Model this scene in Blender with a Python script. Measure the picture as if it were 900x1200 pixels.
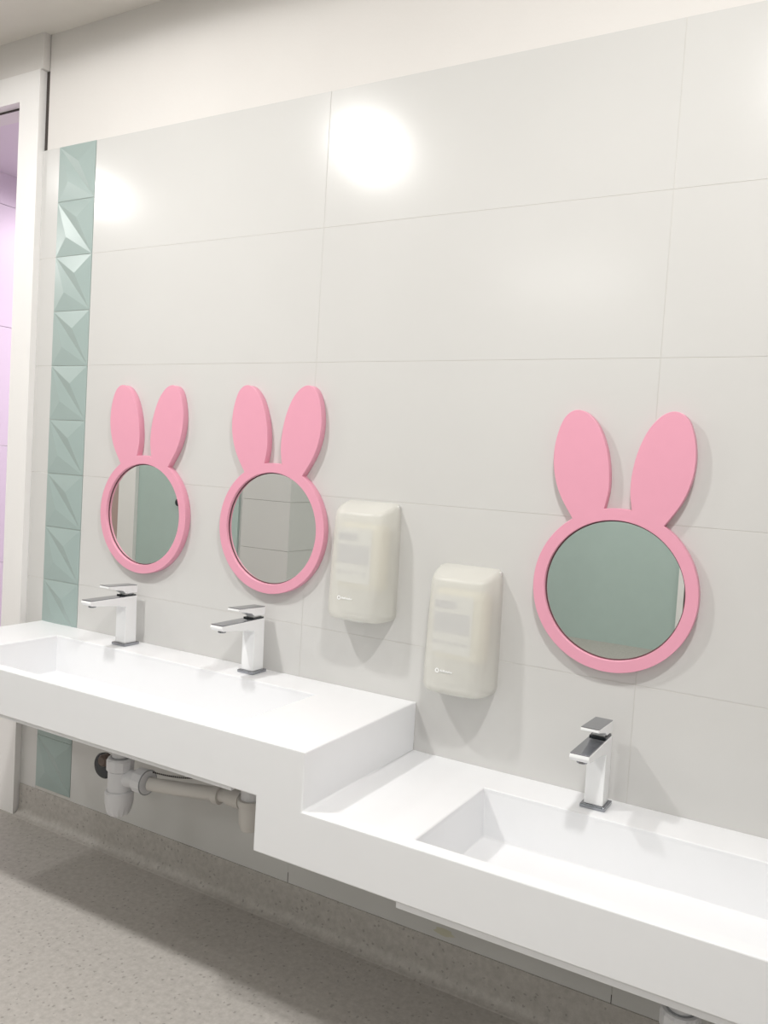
import bpy, bmesh, math, random
from mathutils import Vector, Matrix
random.seed(4)
for o in list(bpy.data.objects):
    bpy.data.objects.remove(o)
S = bpy.context.scene
COL = S.collection

# ------------------------------------------------------------ camera
yaw, pitch, roll = 0.5241, -0.0535, 0.0604
fw = Vector((-math.sin(yaw)*math.cos(pitch), math.cos(yaw)*math.cos(pitch), math.sin(pitch)))
r0 = Vector((math.cos(yaw), math.sin(yaw), 0)); u0 = r0.cross(fw)
rt = math.cos(roll)*r0 + math.sin(roll)*u0
up = -math.sin(roll)*r0 + math.cos(roll)*u0
cam = bpy.data.cameras.new('camera')
cam.sensor_fit = 'VERTICAL'; cam.sensor_height = 24.0; cam.lens = 976.95/1200*24.0
cam.clip_start = 0.02
co = bpy.data.objects.new('camera', cam); COL.objects.link(co)
co.matrix_world = Matrix(((rt.x, up.x, -fw.x, 2.6716), (rt.y, up.y, -fw.y, -2.0791),
                          (rt.z, up.z, -fw.z, 1.4272), (0, 0, 0, 1)))
S.camera = co

# ------------------------------------------------------------ world, exposure
w = bpy.data.worlds.new('world'); S.world = w; w.use_nodes = True
w.node_tree.nodes['Background'].inputs[0].default_value = (1, 0.98, 0.95, 1)
w.node_tree.nodes['Background'].inputs[1].default_value = 0.3
S.view_settings.view_transform = 'Standard'; S.view_settings.look = 'None'
S.view_settings.gamma = 1; S.view_settings.use_curve_mapping = False
S.view_settings.exposure = 0.50

CEIL = 2.95
BACK = -5.3
# downlights: (x, y, watts)
LIGHTS = [(-1.35, -1.30, 7.5), (0.53, -1.28, 15), (2.45, -1.30, 14.5), (-3.20, -1.60, 12)]
FILL_PANELS = [(0.60, -4.20, 13), (2.60, -4.20, 13)]  # unseen rear panels, added to brighten the room side the mirrors reflect
for i, (x, y, e) in enumerate(FILL_PANELS):
    l = bpy.data.lights.new('rear_fill_light', 'AREA'); l.shape = 'SQUARE'; l.size = 0.92
    l.energy = e; l.color = (1.0, 0.99, 0.97)
    o = bpy.data.objects.new('rear_fill_light', l); COL.objects.link(o); o.location = (x, y, CEIL-0.012)
for i, (x, y, e) in enumerate(LIGHTS):
    l = bpy.data.lights.new('downlight_beam', 'AREA'); l.shape = 'DISK'; l.size = 0.15
    l.energy = e; l.color = (1.0, 0.99, 0.97)
    o = bpy.data.objects.new('downlight_beam', l); COL.objects.link(o); o.location = (x, y, CEIL-0.012)
    # the part of the light that leaves the fitting sideways
    l = bpy.data.lights.new('downlight_spill', 'SPOT'); l.spot_size = math.radians(178); l.spot_blend = 0.07
    l.energy = e*1.75; l.color = (1.0, 0.99, 0.97); l.shadow_soft_size = 0.075
    o = bpy.data.objects.new('downlight_spill', l); COL.objects.link(o); o.location = (x, y, CEIL-0.03)
# lilac lamp of the room beyond the door
l = bpy.data.lights.new('lilac_room_lamp', 'AREA'); l.shape = 'DISK'; l.size = 0.5; l.energy = 19; l.color = (1.0, 0.85, 1.0)
o = bpy.data.objects.new('lilac_room_lamp', l); COL.objects.link(o); o.location = (-0.35, 1.3, 2.70)

# ------------------------------------------------------------ materials
def mat(name, col, rough=0.5, metal=0.0, spec=0.5, noise=0.0, nscale=8.0, bump=0.0, bscale=60.0, coat=0.0):
    m = bpy.data.materials.new(name); m.use_nodes = True
    nt = m.node_tree; b = nt.nodes['Principled BSDF']
    b.inputs['Base Color'].default_value = (*col, 1); b.inputs['Roughness'].default_value = rough
    b.inputs['Metallic'].default_value = metal; b.inputs['Specular IOR Level'].default_value = spec
    b.inputs['Coat Weight'].default_value = coat; b.inputs['Coat Roughness'].default_value = 0.08
    tc = nt.nodes.new('ShaderNodeTexCoord')
    if noise > 0:
        n = nt.nodes.new('ShaderNodeTexNoise'); n.inputs['Scale'].default_value = nscale; n.inputs['Detail'].default_value = 5
        nt.links.new(tc.outputs['Object'], n.inputs['Vector'])
        r = nt.nodes.new('ShaderNodeValToRGB')
        r.color_ramp.elements[0].position = 0.3; r.color_ramp.elements[1].position = 0.7
        r.color_ramp.elements[0].color = (*[c*(1-noise) for c in col], 1)
        r.color_ramp.elements[1].color = (*[min(1, c*(1+noise*0.4)) for c in col], 1)
        nt.links.new(n.outputs['Fac'], r.inputs[0]); nt.links.new(r.outputs[0], b.inputs['Base Color'])
    if bump > 0:
        n2 = nt.nodes.new('ShaderNodeTexNoise'); n2.inputs['Scale'].default_value = bscale; n2.inputs['Detail'].default_value = 3
        nt.links.new(tc.outputs['Object'], n2.inputs['Vector'])
        bp = nt.nodes.new('ShaderNodeBump'); bp.inputs['Strength'].default_value = bump; bp.inputs['Distance'].default_value = 0.002
        nt.links.new(n2.outputs['Fac'], bp.inputs['Height']); nt.links.new(bp.outputs[0], b.inputs['Normal'])
    return m

M = {}
M['tile'] = mat('white_wall_tile', (0.645, 0.638, 0.622), 0.185, spec=0.38, noise=0.015, nscale=3, bump=0.06, bscale=14)
M['grout'] = mat('grout', (0.62, 0.60, 0.57), 0.9)
M['sage'] = mat('sage_relief_tile', (0.355, 0.438, 0.42), 0.30, noise=0.02)
M['plaster'] = mat('white_plaster', (0.735, 0.71, 0.685), 0.85, noise=0.02, nscale=4, bump=0.15, bscale=90)
M['ceil'] = mat('ceiling_paint', (0.78, 0.75, 0.70), 0.9, noise=0.02)
M['frame'] = mat('white_door_frame_paint', (0.86, 0.845, 0.83), 0.4)
M['dark'] = mat('near_black_fill', (0.06, 0.05, 0.045), 0.8)  # paints shade into the door-frame gap; also joints, track, dark wall
M['lilac'] = mat('pale_lilac_wall_tile', (0.83, 0.77, 0.84), 0.35)
M['solid'] = mat('white_solid_surface', (0.865, 0.872, 0.888), 0.30, spec=0.45, noise=0.006, nscale=20)
M['pink'] = mat('pink_lacquer', (0.80, 0.362, 0.475), 0.42, noise=0.01, nscale=30)
M['mirror'] = mat('mirror_glass', (0.86, 0.89, 0.87), 0.0, metal=1.0)
M['chrome'] = mat('chrome', (0.34, 0.35, 0.38), 0.12, metal=1.0)
M['tapwhite'] = mat('white_gloss_tap', (0.90, 0.905, 0.91), 0.2, coat=0.3)
M['black'] = mat('black_plastic', (0.02, 0.025, 0.03), 0.25)
M['brownknob'] = mat('brown_plastic', (0.12, 0.085, 0.07), 0.4)
M['pipe'] = mat('grey_white_pipe_plastic', (0.70, 0.70, 0.72), 0.4)
M['pipe2'] = mat('beige_pipe_plastic', (0.60, 0.575, 0.545), 0.45)
M['sagewall'] = mat('sage_green_panel', (0.455, 0.56, 0.525), 0.5, noise=0.02)
M['rosewall'] = mat('dusty_rose_paint', (0.50, 0.37, 0.34), 0.8)
M['hall'] = mat('hall_white_paint', (0.78, 0.76, 0.73), 0.7)
M['pouch'] = mat('cream_refill_pouch', (0.79, 0.735, 0.57), 0.5, noise=0.10, nscale=14)
M['label'] = mat('grey_white_label_print', (0.70, 0.71, 0.72), 0.6)
M['ink'] = mat('blue_grey_ink', (0.34, 0.35, 0.45), 0.6)
M['logo'] = mat('white_logo_print', (0.95, 0.95, 0.95), 0.5)
M['plate'] = mat('grey_backplate_plastic', (0.70, 0.70, 0.68), 0.5)
M['dark_band'] = mat('dark_mirror_ring', (0.13, 0.06, 0.065), 0.6)
M['chain'] = mat('dark_bead_metal', (0.05, 0.045, 0.04), 0.4)
M['stain'] = mat('old_yellow_stain', (0.56, 0.54, 0.43), 0.6)
M['alu'] = mat('brushed_aluminium', (0.7, 0.7, 0.7), 0.3, metal=1)
M['hose'] = mat('braided_hose', (0.35, 0.36, 0.38), 0.35, metal=0.6)

def floor_mat():
    m = bpy.data.materials.new('speckled_grey_vinyl'); m.use_nodes = True
    nt = m.node_tree; b = nt.nodes['Principled BSDF']; L = nt.links.new
    tc = nt.nodes.new('ShaderNodeTexCoord')
    n1 = nt.nodes.new('ShaderNodeTexNoise'); n1.inputs['Scale'].default_value = 55; n1.inputs['Detail'].default_value = 5
    n1.inputs['Roughness'].default_value = 0.7
    L(tc.outputs['Object'], n1.inputs['Vector'])
    r1 = nt.nodes.new('ShaderNodeValToRGB')
    r1.color_ramp.elements[0].position = 0.32; r1.color_ramp.elements[0].color = (0.40, 0.375, 0.348, 1)
    r1.color_ramp.elements[1].position = 0.68; r1.color_ramp.elements[1].color = (0.52, 0.492, 0.46, 1)
    L(n1.outputs['Fac'], r1.inputs[0])
    v = nt.nodes.new('ShaderNodeTexVoronoi'); v.inputs['Scale'].default_value = 62; v.feature = 'F1'
    nd = nt.nodes.new('ShaderNodeTexNoise'); nd.inputs['Scale'].default_value = 120; L(tc.outputs['Object'], nd.inputs['Vector'])
    vm = nt.nodes.new('ShaderNodeVectorMath'); vm.operation = 'MULTIPLY_ADD'; vm.inputs[1].default_value = (0.012, 0.012, 0.012)
    L(nd.outputs['Color'], vm.inputs[0]); L(tc.outputs['Object'], vm.inputs[2]); L(vm.outputs[0], v.inputs['Vector'])
    # a random share of the cells carries a dark chip
    lt = nt.nodes.new('ShaderNodeMath'); lt.operation = 'LESS_THAN'; lt.inputs[1].default_value = 0.24
    L(v.outputs['Distance'], lt.inputs[0])
    sep = nt.nodes.new('ShaderNodeSeparateColor'); L(v.outputs['Color'], sep.inputs[0])
    gt = nt.nodes.new('ShaderNodeMath'); gt.operation = 'GREATER_THAN'; gt.inputs[1].default_value = 0.62
    L(sep.outputs[0], gt.inputs[0])
    mu = nt.nodes.new('ShaderNodeMath'); mu.operation = 'MULTIPLY'; L(lt.outputs[0], mu.inputs[0]); L(gt.outputs[0], mu.inputs[1])
    m2 = nt.nodes.new('ShaderNodeMath'); m2.operation = 'MULTIPLY'; m2.inputs[1].default_value = 0.45; L(mu.outputs[0], m2.inputs[0])
    mix = nt.nodes.new('ShaderNodeMix'); mix.data_type = 'RGBA'
    L(m2.outputs[0], mix.inputs['Factor']); L(r1.outputs[0], mix.inputs['A']); mix.inputs['B'].default_value = (0.17, 0.155, 0.14, 1)
    L(mix.outputs['Result'], b.inputs['Base Color'])
    b.inputs['Roughness'].default_value = 0.55
    return m
M['floor'] = floor_mat()

def cover_mat():
    m = bpy.data.materials.new('frosted_dispenser_plastic'); m.use_nodes = True
    nt = m.node_tree; b = nt.nodes['Principled BSDF']; L = nt.links.new
    b.inputs['Base Color'].default_value = (0.86, 0.85, 0.80, 1); b.inputs['Roughness'].default_value = 0.33
    tr = nt.nodes.new('ShaderNodeBsdfTransparent'); tr.inputs[0].default_value = (0.97, 0.97, 0.95, 1)
    ms = nt.nodes.new('ShaderNodeMixShader'); ms.inputs[0].default_value = 0.60
    out = nt.nodes['Material Output']
    L(tr.outputs[0], ms.inputs[1]); L(b.outputs[0], ms.inputs[2]); L(ms.outputs[0], out.inputs[0])
    return m
M['cover'] = cover_mat()

# ------------------------------------------------------------ helpers
def bx(bm, x0, x1, y0, y1, z0, z1):
    v = [bm.verts.new(p) for p in ((x0,y0,z0),(x1,y0,z0),(x1,y1,z0),(x0,y1,z0),(x0,y0,z1),(x1,y0,z1),(x1,y1,z1),(x0,y1,z1))]
    for f in ((0,3,2,1),(4,5,6,7),(0,1,5,4),(1,2,6,5),(2,3,7,6),(3,0,4,7)):
        bm.faces.new([v[i] for i in f])
    return v
def lathe(bm, prof, c=(0,0,0), axis='z', n=32, ribs=None):
    """prof: (radius, height) pairs; ribs: {index: depth} makes that ring lobed"""
    rings = []
    for k, (r, h) in enumerate(prof):
        ring = []
        for i in range(n):
            a = 2*math.pi*i/n; rr = r
            if ribs and k in ribs: rr = r - ribs[k]*(i % 2)
            p = (rr*math.cos(a), rr*math.sin(a), h)
            if axis == 'x': p = (h, rr*math.cos(a), rr*math.sin(a))
            if axis == 'y': p = (rr*math.sin(a), h, rr*math.cos(a))
            ring.append(bm.verts.new((p[0]+c[0], p[1]+c[1], p[2]+c[2])))
        rings.append(ring)
    for a, b in zip(rings, rings[1:]):
        for i in range(n):
            bm.faces.new((a[i], a[(i+1) % n], b[(i+1) % n], b[i]))
    bm.faces.new(rings[0][::-1]); bm.faces.new(rings[-1])
def tube(bm, pts, r, n=14):
    P = [Vector(p) for p in pts]; rings = []
    for i, p in enumerate(P):
        t = (P[min(i+1, len(P)-1)] - P[max(i-1, 0)]).normalized()
        a = t.cross(Vector((0.03, 0.02, 1))).normalized()
        if a.length < .5: a = Vector((1,0,0))
        b = t.cross(a).normalized()
        rr = r[i] if isinstance(r, (list, tuple)) else r
        rings.append([bm.verts.new(p + a*rr*math.cos(2*math.pi*k/n) + b*rr*math.sin(2*math.pi*k/n)) for k in range(n)])
    for a, b in zip(rings, rings[1:]):
        for k in range(n): bm.faces.new((a[k], a[(k+1) % n], b[(k+1) % n], b[k]))
    bm.faces.new(rings[0][::-1]); bm.faces.new(rings[-1])
def link(name, bm, m, parent=None, bevel=0, seg=2, smooth=False, angle=35, recalc=True):
    if recalc: bmesh.ops.recalc_face_normals(bm, faces=bm.faces)
    me = bpy.data.meshes.new(name); bm.to_mesh(me); bm.free()
    me.materials.append(m)
    if smooth:
        for p in me.polygons: p.use_smooth = True
        me.set_sharp_from_angle(angle=math.radians(angle))
    o = bpy.data.objects.new(name, me); COL.objects.link(o)
    if parent: o.parent = parent
    if bevel:
        b = o.modifiers.new('bevel', 'BEVEL'); b.width = bevel; b.segments = seg; b.limit_method = 'ANGLE'; b.angle_limit = math.radians(40)
        b.harden_normals = False
    return o
def struct(name, bm, m, **k):
    o = link(name, bm, m, **k)
    if not o.parent: o['kind'] = 'structure'
    return o
def box(name, x0, x1, y0, y1, z0, z1, m, parent=None, **k):
    bm = bmesh.new(); bx(bm, x0, x1, y0, y1, z0, z1); return link(name, bm, m, parent, **k)
def sbox(name, *a, **k):
    o = box(name, *a, **k); o['kind'] = 'structure'; return o
def thing(name, label, cat, loc, group=None):
    o = bpy.data.objects.new(name, None); COL.objects.link(o); o.location = loc
    o.empty_display_size = 0.05; o['label'] = label; o['category'] = cat
    if group: o['group'] = group
    return o
def dup(root, loc, label):
    r = root.copy(); COL.objects.link(r); r.location = loc; r['label'] = label
    for ch in list(root.children):
        c = ch.copy(); COL.objects.link(c); c.parent = r
        for g in list(ch.children):
            d = g.copy(); COL.objects.link(d); d.parent = c
    return r

# ------------------------------------------------------------ room shell
XL, XR = -4.2, 3.6
TT = 2.53                    # top of the tiling
PX = -0.079                  # end of the door partition
# floor with its coved upstand
sbox('floor', XL-0.1, XR+0.1, BACK-0.1, 2.6, -0.1, 0, M['floor'])
sbox('ceiling', XL-0.1, XR+0.1, BACK-0.1, 0.12, CEIL, CEIL+0.1, M['ceil'])
# sink wall: plaster core; the tile layer is its child
wall = sbox('wall_back', -0.074, XR, 0.002, 0.12, 0, CEIL, M['plaster'])
bm = bmesh.new()
for row in range(6):                                  # large white tiles, 1.01 x 0.40 m
    zt = TT - 0.4*row; zb = zt-0.4 if row < 5 else 0.10
    xs = [(-0.094, 0.0), (0.1955, 1.2035), (1.2035, 2.2135), (2.2135, 3.2235), (3.2235, XR)]
    for xa, xb in xs:
        g = 0.0005
        bx(bm, xa+(g if xa > 0.3 else 0), xb-(g if xb < XR else 0), 0.0, 0.010, zb+g, zt-(g if row else 0))
link('white_tile_cladding', bm, M['tile'], wall, bevel=0.0007, seg=2)
bm = bmesh.new(); bx(bm, -0.085, XR, 0.0008, 0.009, 0.10, TT-0.001)
link('grout', bm, M['grout'], wall)
bm = bmesh.new()                                      # sage relief tiles, 0.195 x 0.20 m
for k in range(13):
    zt = TT-0.2*k-0.0008; zb = max(TT-0.2*(k+1)+0.0008, 0.10); x0, x1 = 0.0008, 0.1947
    wx, hz = x1-x0, 0.1984
    F = -0.0015
    P = {'TL': (x0, F, zt), 'TR': (x1, F, zt), 'BL': (x0, F, zt-hz), 'BR': (x1, F, zt-hz),
         'A': (x0+0.60*wx, -0.0125, zt-0.33*hz), 'B': (x0+0.30*wx, -0.0070, zt-0.66*hz)}
    if k == 12: break
    V = {n: bm.verts.new(p) for n, p in P.items()}
    E_ = {n: bm.verts.new((P[n][0], 0.008, P[n][2])) for n in ('TL', 'TR', 'BR', 'BL')}
    for t in (('TL','TR','A'), ('TR','BR','A'), ('TL','A','BR'), ('TL','BR','B'), ('TL','B','BL'), ('BL','B','BR')):
        bm.faces.new([V[n] for n in t])
    q = ('TL', 'TR', 'BR', 'BL')
    for i in range(4):
        a, b = q[i], q[(i+1) % 4]; bm.faces.new((V[a], V[b], E_[b], E_[a]))
    bm.faces.new([E_[n] for n in q[::-1]])
link('sage_relief_tile_strip', bm, M['sage'], wall)
# small dark chips in the grout just over the skirting
bm = bmesh.new(); bx(bm, 1.2028, 1.2046, -0.0006, 0.004, 0.117, 0.150); bx(bm, 2.2128, 2.2145, -0.0006, 0.004, 0.117, 0.140)
link('open_joint', bm, M['dark'], wall)
bm = bmesh.new(); k = 24
o_ = [bm.verts.new((1.745+0.030*math.cos(2*math.pi*i/k)*(1+.2*math.sin(5*i)), -0.0003, 0.142+0.011*math.sin(2*math.pi*i/k))) for i in range(k)]
bm.faces.new(o_); link('yellow_stain', bm, M['stain'], wall)
# dark box painted as the shade in the gap beside the door frame
bm = bmesh.new(); bx(bm, -0.0935, -0.075, 0.004, 0.03, TT+0.001, 2.82)
link('gap_shade', bm, M['dark'], wall)

# coved skirting: profile (y, z) swept along x
def cove(name, x0, x1, parent=None):
    bm = bmesh.new(); pr = [(0.0, 0.0), (0.0, 0.118), (-0.004, 0.118), (-0.0048, 0.112)]
    R = 0.03
    for i in range(9):
        a = math.pi/2*i/8
        pr.append((-0.0048-R+R*math.cos(a), 0.0015+R-R*math.sin(a)))
    pr.append((-0.037, 0.0))
    A = [bm.verts.new((x0, y, z)) for y, z in pr]; B = [bm.verts.new((x1, y, z)) for y, z in pr]
    for i in range(len(pr)):
        j = (i+1) % len(pr); bm.faces.new((A[i], A[j], B[j], B[i]))
    bm.faces.new(A[::-1]); bm.faces.new(B)
    return struct(name, bm, M['floor'], smooth=True, angle=50)
cove('baseboard_back', -0.088, XR)

# door partition beside the sink wall (stands 25 mm proud)
FP = -0.025
bm = bmesh.new()
bx(bm, XL, PX, FP, 0.10, 2.82, CEIL)                  # above the door frame
bx(bm, XL, -1.12, FP, 0.10, 0, 2.82)                  # beyond the opening
struct('wall_left', bm, M['plaster'])
bm = bmesh.new()
bx(bm, -0.207, -0.0945, FP-0.0008, 0.10, 0, 2.8195)        # right jamb
bx(bm, -1.12, -0.207, FP-0.0008, 0.10, 2.718, 2.8195)      # header
bx(bm, -1.20, -1.12, FP-0.0008, 0.10, 0, 2.8195)           # left jamb
d = struct('door_1', bm, M['frame'])
bm = bmesh.new(); bx(bm, -1.115, -0.206, 0.012, 0.018, 2.713, 2.7182)
link('sliding_track', bm, M['dark'], d)
# room beyond, seen through the opening
bm = bmesh.new()
for k in range(6):
    for j in range(5):
        z0 = 0.24+0.59*(k-1); y0 = 0.10+0.6*j
        bx(bm, -1.18, -1.10, y0+0.001, y0+0.599, max(0, z0)+0.001, min(z0+0.589, 2.75))
        if z0+0.589 >= 2.75: pass
struct('wall_hall_left', bm, M['lilac'], bevel=0.001)
sbox('wall_hall_back', -1.2, 1.2, 2.5, 2.6, 0, 2.75, M['lilac'])
sbox('wall_hall_right', 1.1, 1.2, 0.12, 2.5, 0, 2.75, M['lilac'])
sbox('ceiling_hall', -1.3, 1.2, 0.10, 2.6, 2.75, 2.80, M['lilac'])

# opposite side of the washroom, seen in the mirrors
sbox('wall_right', XR, XR+0.1, BACK, 0.0, 0, CEIL, M['tile'])
sbox('wall_far_left', XL-0.1, XL, BACK, 0.1, 0, CEIL, M['plaster'])
bm = bmesh.new(); bx(bm, -1.36, 1.345, BACK-0.1, BACK, 0, CEIL)
struct('wall_front', bm, M['sagewall'])
sbox('trim_1', 1.345, 1.395, BACK-0.1, BACK+0.03, 0, CEIL, M['frame'])
sbox('wall_front_dark', 1.395, 1.75, BACK-0.1, BACK, 0, CEIL, M['dark'])
sbox('wall_front_right', 1.75, XR, BACK-0.1, BACK, 0, CEIL, M['plaster'])
bm = bmesh.new()
for z0, z1 in ((0, 0.290), (0.292, 0.694), (0.696, 1.096), (1.098, 1.50), (1.502, 1.90), (1.902, CEIL)):
    bx(bm, -1.86, -1.36, BACK-0.05, -3.4, z0, z1)
struct('wall_pier', bm, M['tile'], bevel=0.0008)
sbox('trim_2', -1.90, -1.862, -3.50, -3.43, 0, CEIL, M['plate'])
sbox('trim_3', -2.02, -1.90, -3.50, -3.405, 0, CEIL, M['sagewall'])
dr = sbox('door_2', -3.10, -2.02, -3.46, -3.42, 0.02, 2.4, M['sagewall'], bevel=0.003)
bm = bmesh.new(); lathe(bm, [(0.012, 0), (0.012, 0.035), (0.035, 0.04), (0.032, 0.055), (0.02, 0.065)], (-2.555, -3.42, 1.01), 'y')
link('door_knob', bm, M['black'], dr, smooth=True)
sbox('wall_over_door', -3.10, -2.02, -3.50, -3.40, 2.4, CEIL, M['plaster'])
sbox('trim_4', -3.31, -3.10, -3.50, -3.38, 0, CEIL, M['frame'])
sbox('wall_front_left', XL, -3.31, -3.50, -3.40, 0, CEIL, M['rosewall'])

# ceiling downlights (above the frame)
dl = thing('downlight', 'round recessed ceiling downlight with aluminium ring', 'ceiling light', (LIGHTS[0][0], LIGHTS[0][1], CEIL), 'recessed ceiling downlights')
bm = bmesh.new()
n = 40
prof = [(0.066, -0.001), (0.066, -0.010), (0.082, -0.010), (0.088, -0.004), (0.088, -0.0005)]
rings = [[bm.verts.new((r*math.cos(2*math.pi*i/n), r*math.sin(2*math.pi*i/n), h)) for i in range(n)] for r, h in prof]
for a, b in zip(rings, rings[1:]):
    for i in range(n): bm.faces.new((a[i], a[(i+1) % n], b[(i+1) % n], b[i]))
link('rim', bm, M['alu'], dl, smooth=True)
for x, y, e in LIGHTS[1:]: dup(dl, (x, y, CEIL), dl['label'])

for x, y, e in FILL_PANELS:  # rims for the added fill panels, out of view
    pl = thing('rear_fill_panel', 'added square ceiling fill panel, unseen, lighting the cubicle side of the room', 'ceiling light', (x, y, CEIL), 'added ceiling fill panels')
    bm = bmesh.new()
    for a, b, c, d_ in ((-.48, .48, -.48, -.463), (-.48, .48, .463, .48), (-.48, -.463, -.463, .463), (.463, .48, -.463, .463)):
        bx(bm, a, b, c, d_, -0.012, -0.0005)
    link('rim', bm, M['alu'], pl)

# ------------------------------------------------------------ stepped vanity counter
X0, XB, XE, XEND = 0.0, 1.480, 1.6135, 3.35
DF = -0.541
ZU, ZUb, ZL, ZLb = 0.770, 0.636, 0.632, 0.503
B1 = (0.250, 1.355, -0.505, -0.128)
B2 = (1.888, 2.990, -0.505, -0.130)
van = thing('vanity_counter', 'long stepped white solid-surface washbasin counter fixed along the tiled wall', 'washbasin counter', (X0, 0, 0))
bm = bmesh.new()
YW = 0.0
def holed_top(z, xa, xb, B, drop=0.012):
    o = [bm.verts.new((x, y, z)) for x, y in ((xa, DF), (xb, DF), (xb, YW), (xa, YW))]
    i = [bm.verts.new((x, y, z)) for x, y in ((B[0], B[2]), (B[1], B[2]), (B[1], B[3]), (B[0], B[3]))]
    l = [bm.verts.new((v.co.x, v.co.y, z-drop)) for v in i]
    for k in range(4):
        j = (k+1) % 4
        bm.faces.new((o[k], o[j], i[j], i[k])); bm.faces.new((i[k], i[j], l[j], l[k]))
    return o
top1 = holed_top(ZU, X0, XE, B1)
top2 = holed_top(ZL, XE, XEND, B2)
def V(x, y, z): return bm.verts.new((x, y, z))
f = {}
for nme, y in (('f', DF), ('w', YW)):
    f[nme] = [V(X0, y, ZUb), V(XB, y, ZUb), V(XB, y, ZLb), V(XEND, y, ZLb)]
tf = [top1[0], top1[1], top2[0], top2[1]]; tw = [top1[3], top1[2], top2[3], top2[2]]
bm.faces.new((f['f'][0], f['f'][1], f['f'][2], f['f'][3], tf[3], tf[2], tf[1], tf[0]))
bm.faces.new((f['w'][0], tw[0], tw[1], tw[2], tw[3], f['w'][3], f['w'][2], f['w'][1]))
for a, b in ((0, 1), (1, 2), (2, 3)): bm.faces.new((f['f'][a], f['w'][a], f['w'][b], f['f'][b]))
bm.faces.new((tf[0], tw[0], f['w'][0], f['f'][0])); bm.faces.new((tf[1], tf[2], tw[2], tw[1])); bm.faces.new((tf[3], f['f'][3], f['w'][3], tw[3]))
bmesh.ops.remove_doubles(bm, verts=bm.verts, dist=1e-5)
link('countertop', bm, M['solid'], van, bevel=0.0035, seg=3, smooth=True, angle=60)
def basin(B, ztop, depth, zbot):
    bm = bmesh.new(); ins = 0.010
    t = [(B[0], B[2]), (B[1], B[2]), (B[1], B[3]), (B[0], B[3])]
    b = [(B[0]+ins, B[2]+ins), (B[1]-ins, B[2]+ins), (B[1]-ins, B[3]-ins), (B[0]+ins, B[3]-ins)]
    T = [bm.verts.new((x, y, ztop-0.012)) for x, y in t]
    Bo = [bm.verts.new((x, y, ztop-depth)) for x, y in b]
    for k in range(4):
        j = (k+1) % 4; bm.faces.new((T[k], Bo[k], Bo[j], T[j]))
    bm.faces.new(Bo)
    e = 0.030
    c = [(B[0]-e, B[2]-0.012), (B[1]+e, B[2]-0.012), (B[1]+e, B[3]+0.03), (B[0]-e, B[3]+0.03)]
    U = [bm.verts.new((x, y, ztop-0.115)) for x, y in c]; W = [bm.verts.new((x, y, zbot)) for x, y in c]
    for k in range(4):
        j = (k+1) % 4; bm.faces.new((U[k], U[j], W[j], W[k])); bm.faces.new((T[k], T[j], U[j], U[k]))
    bm.faces.new(W[::-1])
    bmesh.ops.recalc_face_normals(bm, faces=bm.faces)
    bs = set(Bo); ed = [e_ for e_ in bm.edges if e_.verts[0] in bs and e_.verts[1] in bs]
    bmesh.ops.bevel(bm, geom=ed, offset=0.006, segments=3, profile=0.5, affect='EDGES')
    return link('basin', bm, M['solid'], van, smooth=True, angle=60)
basin(B1, ZU, 0.128, 0.617)
basin(B2, ZL, 0.124, 0.477)
van.location = (0, 0, 0)

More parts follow.
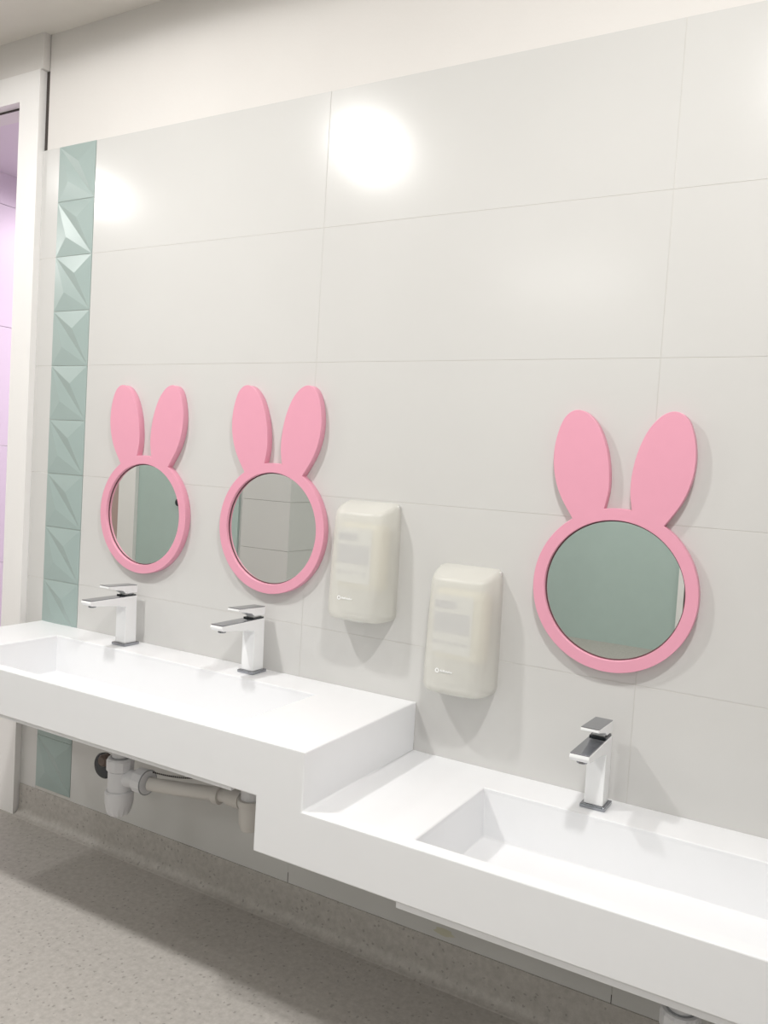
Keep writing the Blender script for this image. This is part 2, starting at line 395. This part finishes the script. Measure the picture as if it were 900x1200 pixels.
# ------------------------------------------------------------ taps
def make_tap(loc, label):
    t = thing('basin_tap', label, 'tap', loc, 'single-lever basin taps')
    bm = bmesh.new(); bx(bm, -0.031, 0.031, -0.035, 0.032, 0, 0.009); link('base_plate', bm, M['chrome'], t, bevel=0.002)
    # column and spout: one profile in y-z, 46 mm wide
    bm = bmesh.new()
    pr = [(-0.026, 0.009), (0.024, 0.009), (0.020, 0.1685), (-0.176, 0.1670), (-0.178, 0.160), (-0.170, 0.1520), (-0.062, 0.1400), (-0.0275, 0.1330)]
    A = [bm.verts.new((-0.023, y, z)) for y, z in pr]; B = [bm.verts.new((0.023, y, z)) for y, z in pr]
    for i in range(len(pr)):
        j = (i+1) % len(pr); bm.faces.new((A[i], A[j], B[j], B[i]))
    bm.faces.new(A[::-1]); bm.faces.new(B)
    body = link('body', bm, M['tapwhite'], t, bevel=0.0015)
    bm = bmesh.new(); bx(bm, -0.0218, 0.0218, -0.1745, 0.018, 0.1672, 0.1698)
    link('spout_top', bm, M['chrome'], t, bevel=0.0006)
    bm = bmesh.new(); lathe(bm, [(0.012, 0.152), (0.0125, 0.1445), (0.0105, 0.1435), (0.010, 0.146)], (0, -0.150, 0), n=24)
    link('aerator', bm, M['chrome'], t, smooth=True)
    bm = bmesh.new(); bx(bm, -0.0205, 0.0205, -0.030, 0.0175, 0.1698, 0.1735); link('dark_band', bm, M['black'], t)
    bm = bmesh.new(); bx(bm, -0.015, 0.015, -0.024, 0.014, 0.1735, 0.190); link('cartridge_neck', bm, M['tapwhite'], t, bevel=0.002)
    bm = bmesh.new()
    pr = [(0.022, 0.1790), (0.022, 0.2035), (-0.104, 0.2090), (-0.105, 0.2030), (-0.040, 0.1890), (-0.028, 0.1800)]
    A = [bm.verts.new((-0.022, y, z)) for y, z in pr]; B = [bm.verts.new((0.022, y, z)) for y, z in pr]
    for i in range(len(pr)):
        j = (i+1) % len(pr); bm.faces.new((A[i], A[j], B[j], B[i]))
    bm.faces.new(A[::-1]); bm.faces.new(B)
    lev = link('lever', bm, M['tapwhite'], t, bevel=0.0012)
    bm = bmesh.new()
    q = [(-0.103, 0.2093), (0.0205, 0.2039), (0.0205, 0.2055), (-0.103, 0.2109)]
    A = [bm.verts.new((-0.0212, y, z)) for y, z in q]; B = [bm.verts.new((0.0212, y, z)) for y, z in q]
    for i in range(4):
        j = (i+1) % 4; bm.faces.new((A[i], A[j], B[j], B[i]))
    bm.faces.new(A[::-1]); bm.faces.new(B)
    link('lever_plate', bm, M['chrome'], lev)
    return t
tap = make_tap((0.515, -0.060, ZU), 'white and chrome single-lever tap nearest the sage tile strip')
dup(tap, (1.063, -0.054, ZU), 'white and chrome single-lever tap below the middle pink rabbit-ear mirror')
tp = dup(tap, (2.154, -0.060, ZL), 'white and chrome single-lever tap on the lower counter level')
tp.scale = (1.0, 1.0, 1.03)

# ------------------------------------------------------------ rabbit-ear mirrors
def catmull(P, n=10):
    out = []
    for i in range(len(P)-1):
        p0 = P[max(i-1, 0)]; p1 = P[i]; p2 = P[i+1]; p3 = P[min(i+2, len(P)-1)]
        for k in range(n):
            t = k/n
            out.append(tuple(0.5*((2*p1[j]) + (-p0[j]+p2[j])*t + (2*p0[j]-5*p1[j]+4*p2[j]-p3[j])*t*t + (-p0[j]+3*p1[j]-3*p2[j]+p3[j])*t**3) for j in (0, 1)))
    out.append(P[-1]); return out
RO, RI = 0.2030, 0.1725
ear = [(0.034, 0.200), (0.0265, 0.245), (0.028, 0.292), (0.038, 0.345), (0.058, 0.395), (0.084, 0.428), (0.110, 0.4415), (0.134, 0.4375),
       (0.154, 0.415), (0.168, 0.370), (0.172, 0.320), (0.165, 0.272), (0.147, 0.224), (0.112, 0.1693)]
er = catmull(ear)
a0 = math.atan2(0.1693, 0.112); a1 = math.atan2(0.200, 0.034)
outline = list(er)
na = 120
for i in range(1, na):                     # right outer root clockwise to the left outer root
    a = a0 - (2*math.pi - (math.pi - 2*a0))*i/na
    outline.append((RO*math.cos(a), RO*math.sin(a)))
outline += [(-x, z) for x, z in reversed(er)]
for i in range(1, 8):
    a = (math.pi-a1) - (math.pi-2*a1)*i/8
    outline.append((RO*math.cos(a), RO*math.sin(a)))
def mirror_frame_mesh():
    cu = bpy.data.curves.new('frame_outline', 'CURVE'); cu.dimensions = '2D'; cu.fill_mode = 'BOTH'
    for pts in (outline, [((RI+0.001)*math.cos(2*math.pi*i/128), (RI+0.001)*math.sin(2*math.pi*i/128)) for i in range(128)]):
        sp = cu.splines.new('POLY'); sp.points.add(len(pts)-1); sp.use_cyclic_u = True
        for q, (x, z) in zip(sp.points, pts): q.co = (x, z, 0, 1)
    BV = 0.0012
    cu.extrude = 0.0125-BV; cu.bevel_depth = BV; cu.bevel_resolution = 1; cu.offset = -BV
    o = bpy.data.objects.new('tmp', cu); COL.objects.link(o)
    dg = bpy.context.evaluated_depsgraph_get(); dg.update()
    me = bpy.data.meshes.new_from_object(o.evaluated_get(dg))
    bpy.data.objects.remove(o)
    # curve plane x,y -> wall plane x,z ; centre of the thickness at y = -0.0125
    me.transform(Matrix(((1,0,0,0), (0,0,-1,-0.0126), (0,1,0,0), (0,0,0,1))))
    me.materials.clear(); me.materials.append(M['pink'])
    for p in me.polygons: p.use_smooth = True
    me.set_sharp_from_angle(angle=math.radians(30))
    me.name = 'frame'
    return me
mir = thing('rabbit_mirror', 'pink rabbit-ear mirror nearest the sage tile strip', 'mirror', (0.525, 0, 1.2155), 'pink rabbit-ear wall mirrors')
fo = bpy.data.objects.new('frame', mirror_frame_mesh()); COL.objects.link(fo); fo.parent = mir
bm = bmesh.new(); lathe(bm, [(RI+0.0005, -0.0075), (RI+0.0005, -0.0125)], (0, 0, 0), 'y', 96)
link('mirror_glass', bm, M['mirror'], mir)
bm = bmesh.new(); n = 128  # thin dark ring around the edge of the glass
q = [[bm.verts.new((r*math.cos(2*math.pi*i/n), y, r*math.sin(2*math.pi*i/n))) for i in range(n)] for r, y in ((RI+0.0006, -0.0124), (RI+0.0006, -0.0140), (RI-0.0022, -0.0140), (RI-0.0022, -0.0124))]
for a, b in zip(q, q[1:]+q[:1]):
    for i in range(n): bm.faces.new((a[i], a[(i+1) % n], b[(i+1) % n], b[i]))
link('edge_ring', bm, M['dark_band'], mir)
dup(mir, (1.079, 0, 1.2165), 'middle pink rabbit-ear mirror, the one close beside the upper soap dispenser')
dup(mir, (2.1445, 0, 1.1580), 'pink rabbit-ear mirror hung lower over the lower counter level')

# ------------------------------------------------------------ soap dispensers
def make_disp(loc, label):
    t = thing('soap_dispenser', label, 'soap dispenser', loc, 'frosted wall soap dispensers')
    W, D, H = 0.0965, 0.106, 0.338
    box('back_plate', -W+0.006, W-0.006, -0.012, 0, 0.008, H-0.006, M['plate'], t, bevel=0.003)
    bm = bmesh.new(); n = 36
    def shape(f, W_, D_, z, dz=0.0):
        """plan profile: flat back edge on the wall, rounded front corners, slightly bowed face"""
        pts = []
        for i in range(n+1):
            a = math.pi*i/n
            c, s = math.cos(a), math.sin(a)
            x = W_*(1 if c > 0 else -1)*abs(c)**(2/4.6); y = -D_*abs(s)**(2/2.9)
            pts.append((x, y, z - dz*(-y/D_ if D_ else 0)**1.2))
        return pts
    lv = [(0.000, 0.86, 0.80, 0.0), (0.003, 0.93, 0.92, 0.0), (0.010, 0.975, 0.985, 0.0), (0.022, 1.0, 1.0, 0.0), (0.08, 1.0, 0.985, 0.0), (0.16, 0.995, 0.955, 0.0),
          (0.24, 0.985, 0.915, 0.004), (0.295, 0.975, 0.885, 0.012), (0.318, 0.955, 0.868, 0.020), (0.328, 0.925, 0.855, 0.025), (0.335, 0.875, 0.82, 0.027), (0.338, 0.82, 0.76, 0.027)]
    rings = [[bm.verts.new(p) for p in shape(0, W*a, D*b, z, dz)] for z, a, b, dz in lv]
    for a, b in zip(rings, rings[1:]):
        for i in range(n): bm.faces.new((a[i], a[i+1], b[i+1], b[i]))
    bm.faces.new(rings[0][::-1]); bm.faces.new(rings[-1])
    cv = link('cover', bm, M['cover'], t, smooth=True, angle=50)
    # refill pouch inside
    bm = bmesh.new(); bx(bm, -0.078, 0.078, -0.068, -0.014, 0.085, 0.275)
    p = link('refill_pouch', bm, M['pouch'], t, bevel=0.018, seg=4, smooth=True, angle=60)
    box('pouch_label', -0.070, 0.042, -0.0725, -0.0690, 0.105, 0.262, M['label'], p)
    bm = bmesh.new()
    bx(bm, -0.068, -0.006, -0.0740, -0.0726, 0.226, 0.246)
    bx(bm, -0.068, 0.036, -0.0732, -0.0726, 0.160, 0.214)
    for i in range(5): bx(bm, -0.066+0.021*i, -0.055+0.021*i, -0.0736, -0.0726, 0.128+0.003*(i % 2), 0.138)
    link('label_print', bm, M['ink'], p)
    # small maker's mark: a ring and a short line of print too small to read
    def fy(x, z): return -D*0.992*(max(0.0, 1-abs(x/W)**(4.6)))**(1/2.9) - 0.0012
    bm = bmesh.new(); cx, cz = -0.034, 0.064; k = 20
    q = []
    for r in (0.0064, 0.0030):
        q.append([bm.verts.new((cx+r*math.cos(2*math.pi*i/k), fy(cx+r*math.cos(2*math.pi*i/k), cz), cz+r*math.sin(2*math.pi*i/k))) for i in range(k)])
    for i in range(k): bm.faces.new((q[0][i], q[0][(i+1) % k], q[1][(i+1) % k], q[1][i]))
    xx = cx+0.0095
    for i, (wd, hh) in enumerate(((.0026,.0052),(.0030,.0036),(.0030,.0048),(.0014,.0052),(.0030,.0036),(.0014,.0046),(.0030,.0036),(.0020,.0050),(.0030,.0036),(.0026,.0036))):
        bx(bm, xx, xx+wd, fy(xx, cz)-0.0004, fy(xx, cz)+0.001, cz-0.002, cz-0.002+hh); xx += wd+0.0010
    link('logo', bm, M['logo'], cv)
    box('push_bar', -0.035, 0.035, -0.080, -0.030, -0.004, 0.004, M['plate'], t, bevel=0.002)
    return t
ds = make_disp((1.4345, 0, 0.988), 'frosted soap dispenser mounted higher, next to the middle pink mirror')
dup(ds, (1.7560, 0, 0.836), 'frosted soap dispenser mounted lower, above the step in the counter')

# ------------------------------------------------------------ plumbing under the counter
def trap_body(t, r=0.036, top=0.0):
    bm = bmesh.new(); lathe(bm, [(0.026, 0.150), (0.026, 0.290)], n=28); link('tailpiece', bm, M['pipe'], t, smooth=True)
    bm = bmesh.new(); lathe(bm, [(0.034, 0.062), (r, 0.064), (r, 0.150), (0.030, 0.152)], n=32); link('trap_body', bm, M['pipe'], t, smooth=True, angle=30)
    bm = bmesh.new(); lathe(bm, [(0.033, 0.1405), (0.041, 0.141), (0.0415, 0.172), (0.037, 0.178), (0.027, 0.179)], n=22, ribs={1: .0016, 2: .0016}); link('compression_nut', bm, M['pipe'], t)
    for zz, rr in ((0.1385, 0.0372), (0.1795, 0.0300)):
        bm = bmesh.new(); lathe(bm, [(rr-0.004, zz-0.0004), (rr, zz), (rr, zz+0.0014), (rr-0.004, zz+0.0018)], n=28); link('rubber_ring', bm, M['hose'], t, smooth=True)
    bm = bmesh.new(); lathe(bm, [(0.018, 0.0), (0.030, 0.003), (0.037, 0.014), (0.0425, 0.040), (0.0435, 0.072), (0.040, 0.078), (0.034, 0.079)], n=32, ribs={1: .003, 2: .0025, 3: .0015})
    link('bottom_cup', bm, M['pipe'], t, smooth=True, angle=25)
t1 = thing('bottle_trap', 'grey-white plastic bottle trap below the upper basin, nearest the door', 'drain trap', (0.772, -0.300, 0.322))
trap_body(t1)
bm = bmesh.new(); tube(bm, [(0.020, 0.003, 0.118), (0.050, 0.004, 0.122), (0.075, 0.006, 0.124)], 0.026, 22); link('outlet_elbow', bm, M['pipe'], t1, smooth=True)
bm = bmesh.new(); lathe(bm, [(0.026, 0.070), (0.036, 0.072), (0.037, 0.108), (0.034, 0.112)], (0, 0.006, 0.124), 'x', 22, ribs={1: .0015, 2: .0015}); link('outlet_nut', bm, M['pipe'], t1)
bm = bmesh.new(); lathe(bm, [(0.036, 0.1090), (0.0378, 0.1095), (0.0378, 0.1108), (0.036, 0.1112)], (0, 0.006, 0.124), 'x', 24); link('rubber_gasket', bm, M['hose'], t1)

wp = thing('waste_pipe', 'beige plastic waste pipe running between the two traps', 'pipe', (0.89, -0.294, 0.444))
bm = bmesh.new(); tube(bm, [(0, 0, 0), (0.10, 0.022, 0.003), (0.215, 0.050, 0.008)], 0.020, 22); link('pipe', bm, M['pipe2'], wp, smooth=True)
bm = bmesh.new(); tube(bm, [(0.213, 0.050, 0.008), (0.232, 0.052, 0.009)], 0.028, 22); link('pipe_coupling', bm, M['pipe2'], wp)
bm = bmesh.new(); tube(bm, [(0.232, 0.052, 0.009), (0.262, 0.054, 0.012), (0.264, 0.054, 0.012), (0.318, 0.046, 0.016)], [0.019, 0.020, 0.025, 0.025], 22); link('pipe_elbow', bm, M['pipe2'], wp, smooth=True, angle=40)

# bead chain from the outlet nut to the underside of the basin
bm = bmesh.new()
for i in range(30):
    t_ = i/29; x = 0.900+0.200*t_; y = -0.290+0.035*t_; z = 0.480+0.0255*t_-0.010*math.sin(math.pi*t_)
    lathe(bm, [(0.0006, -0.0030), (0.0023, -0.0018), (0.0029, 0), (0.0023, 0.0018), (0.0006, 0.0030)], (x, y, z), 'x', 8)
tube(bm, [(0.895, -0.290, 0.480), (0.95, -0.280, 0.4795), (1.10, -0.255, 0.5055), (1.125, -0.250, 0.610)], 0.0006, 6)
ch = link('bead_chain', bm, M['chain'], None, smooth=True)
ch['label'] = 'thin dark bead chain running above the beige waste pipe'; ch['category'] = 'chain'

t2 = thing('bottle_trap', 'beige cup-ended drain trap below the upper basin, by the counter step', 'drain trap', (1.240, -0.250, 0.381))
bm = bmesh.new(); lathe(bm, [(0.012, 0), (0.026, 0.006), (0.032, 0.022), (0.035, 0.075), (0.035, 0.080)], n=28); link('bottom_cup', bm, M['pipe2'], t2, smooth=True)
bm = bmesh.new(); lathe(bm, [(0.036, 0.076), (0.0385, 0.077), (0.0385, 0.094), (0.036, 0.095)], n=28); link('compression_nut', bm, M['pipe2'], t2, smooth=True, angle=30)
bm = bmesh.new(); lathe(bm, [(0.030, 0.093), (0.030, 0.2275)], n=28); link('tailpiece', bm, M['pipe'], t2, smooth=True)

t3 = thing('bottle_trap', 'white plastic drain trap below the lower basin at the bottom of the photo', 'drain trap', (2.420, -0.290, 0.165))
trap_body(t3)
bm = bmesh.new(); tube(bm, [(0, 0, 0.285), (0, 0, 0.311)], 0.031, 22); link('waste_collar', bm, M['pipe'], t3)

hs = thing('supply_hose', 'dark flexible hose curving beside the white trap under the lower basin', 'hose', (2.47, -0.30, 0.30))
bm = bmesh.new(); pts = []
for i in range(13):
    a = i/12; pts.append((-0.01+0.10*a, 0.02+0.17*a, 0.165-0.16*math.sin(a*2.6)))
tube(bm, pts, 0.006, 12); link('hose', bm, M['hose'], hs, smooth=True)

# angle valve on the wall behind the first trap
vl = thing('angle_valve', 'round black stop valve with brown knob on the tiles behind the trap', 'valve', (0.622, -0.225, 0.418))
bm = bmesh.new(); lathe(bm, [(0.034, 0.010), (0.0405, 0.006), (0.0415, -0.006), (0.037, -0.011), (0.010, -0.013)], (0, 0, 0), 'y', 36); link('valve_disc', bm, M['black'], vl, smooth=True)
bm = bmesh.new(); lathe(bm, [(0.014, 0.0), (0.014, 0.225)], (0.01, 0, 0), 'y', 24); link('valve_stem', bm, M['pipe2'], vl, smooth=True)
bm = bmesh.new(); lathe(bm, [(0.010, -0.010), (0.019, -0.014), (0.019, -0.034), (0.014, -0.040)], (0.026, 0, 0.030), 'y', 24); link('valve_knob', bm, M['brownknob'], vl, smooth=True)
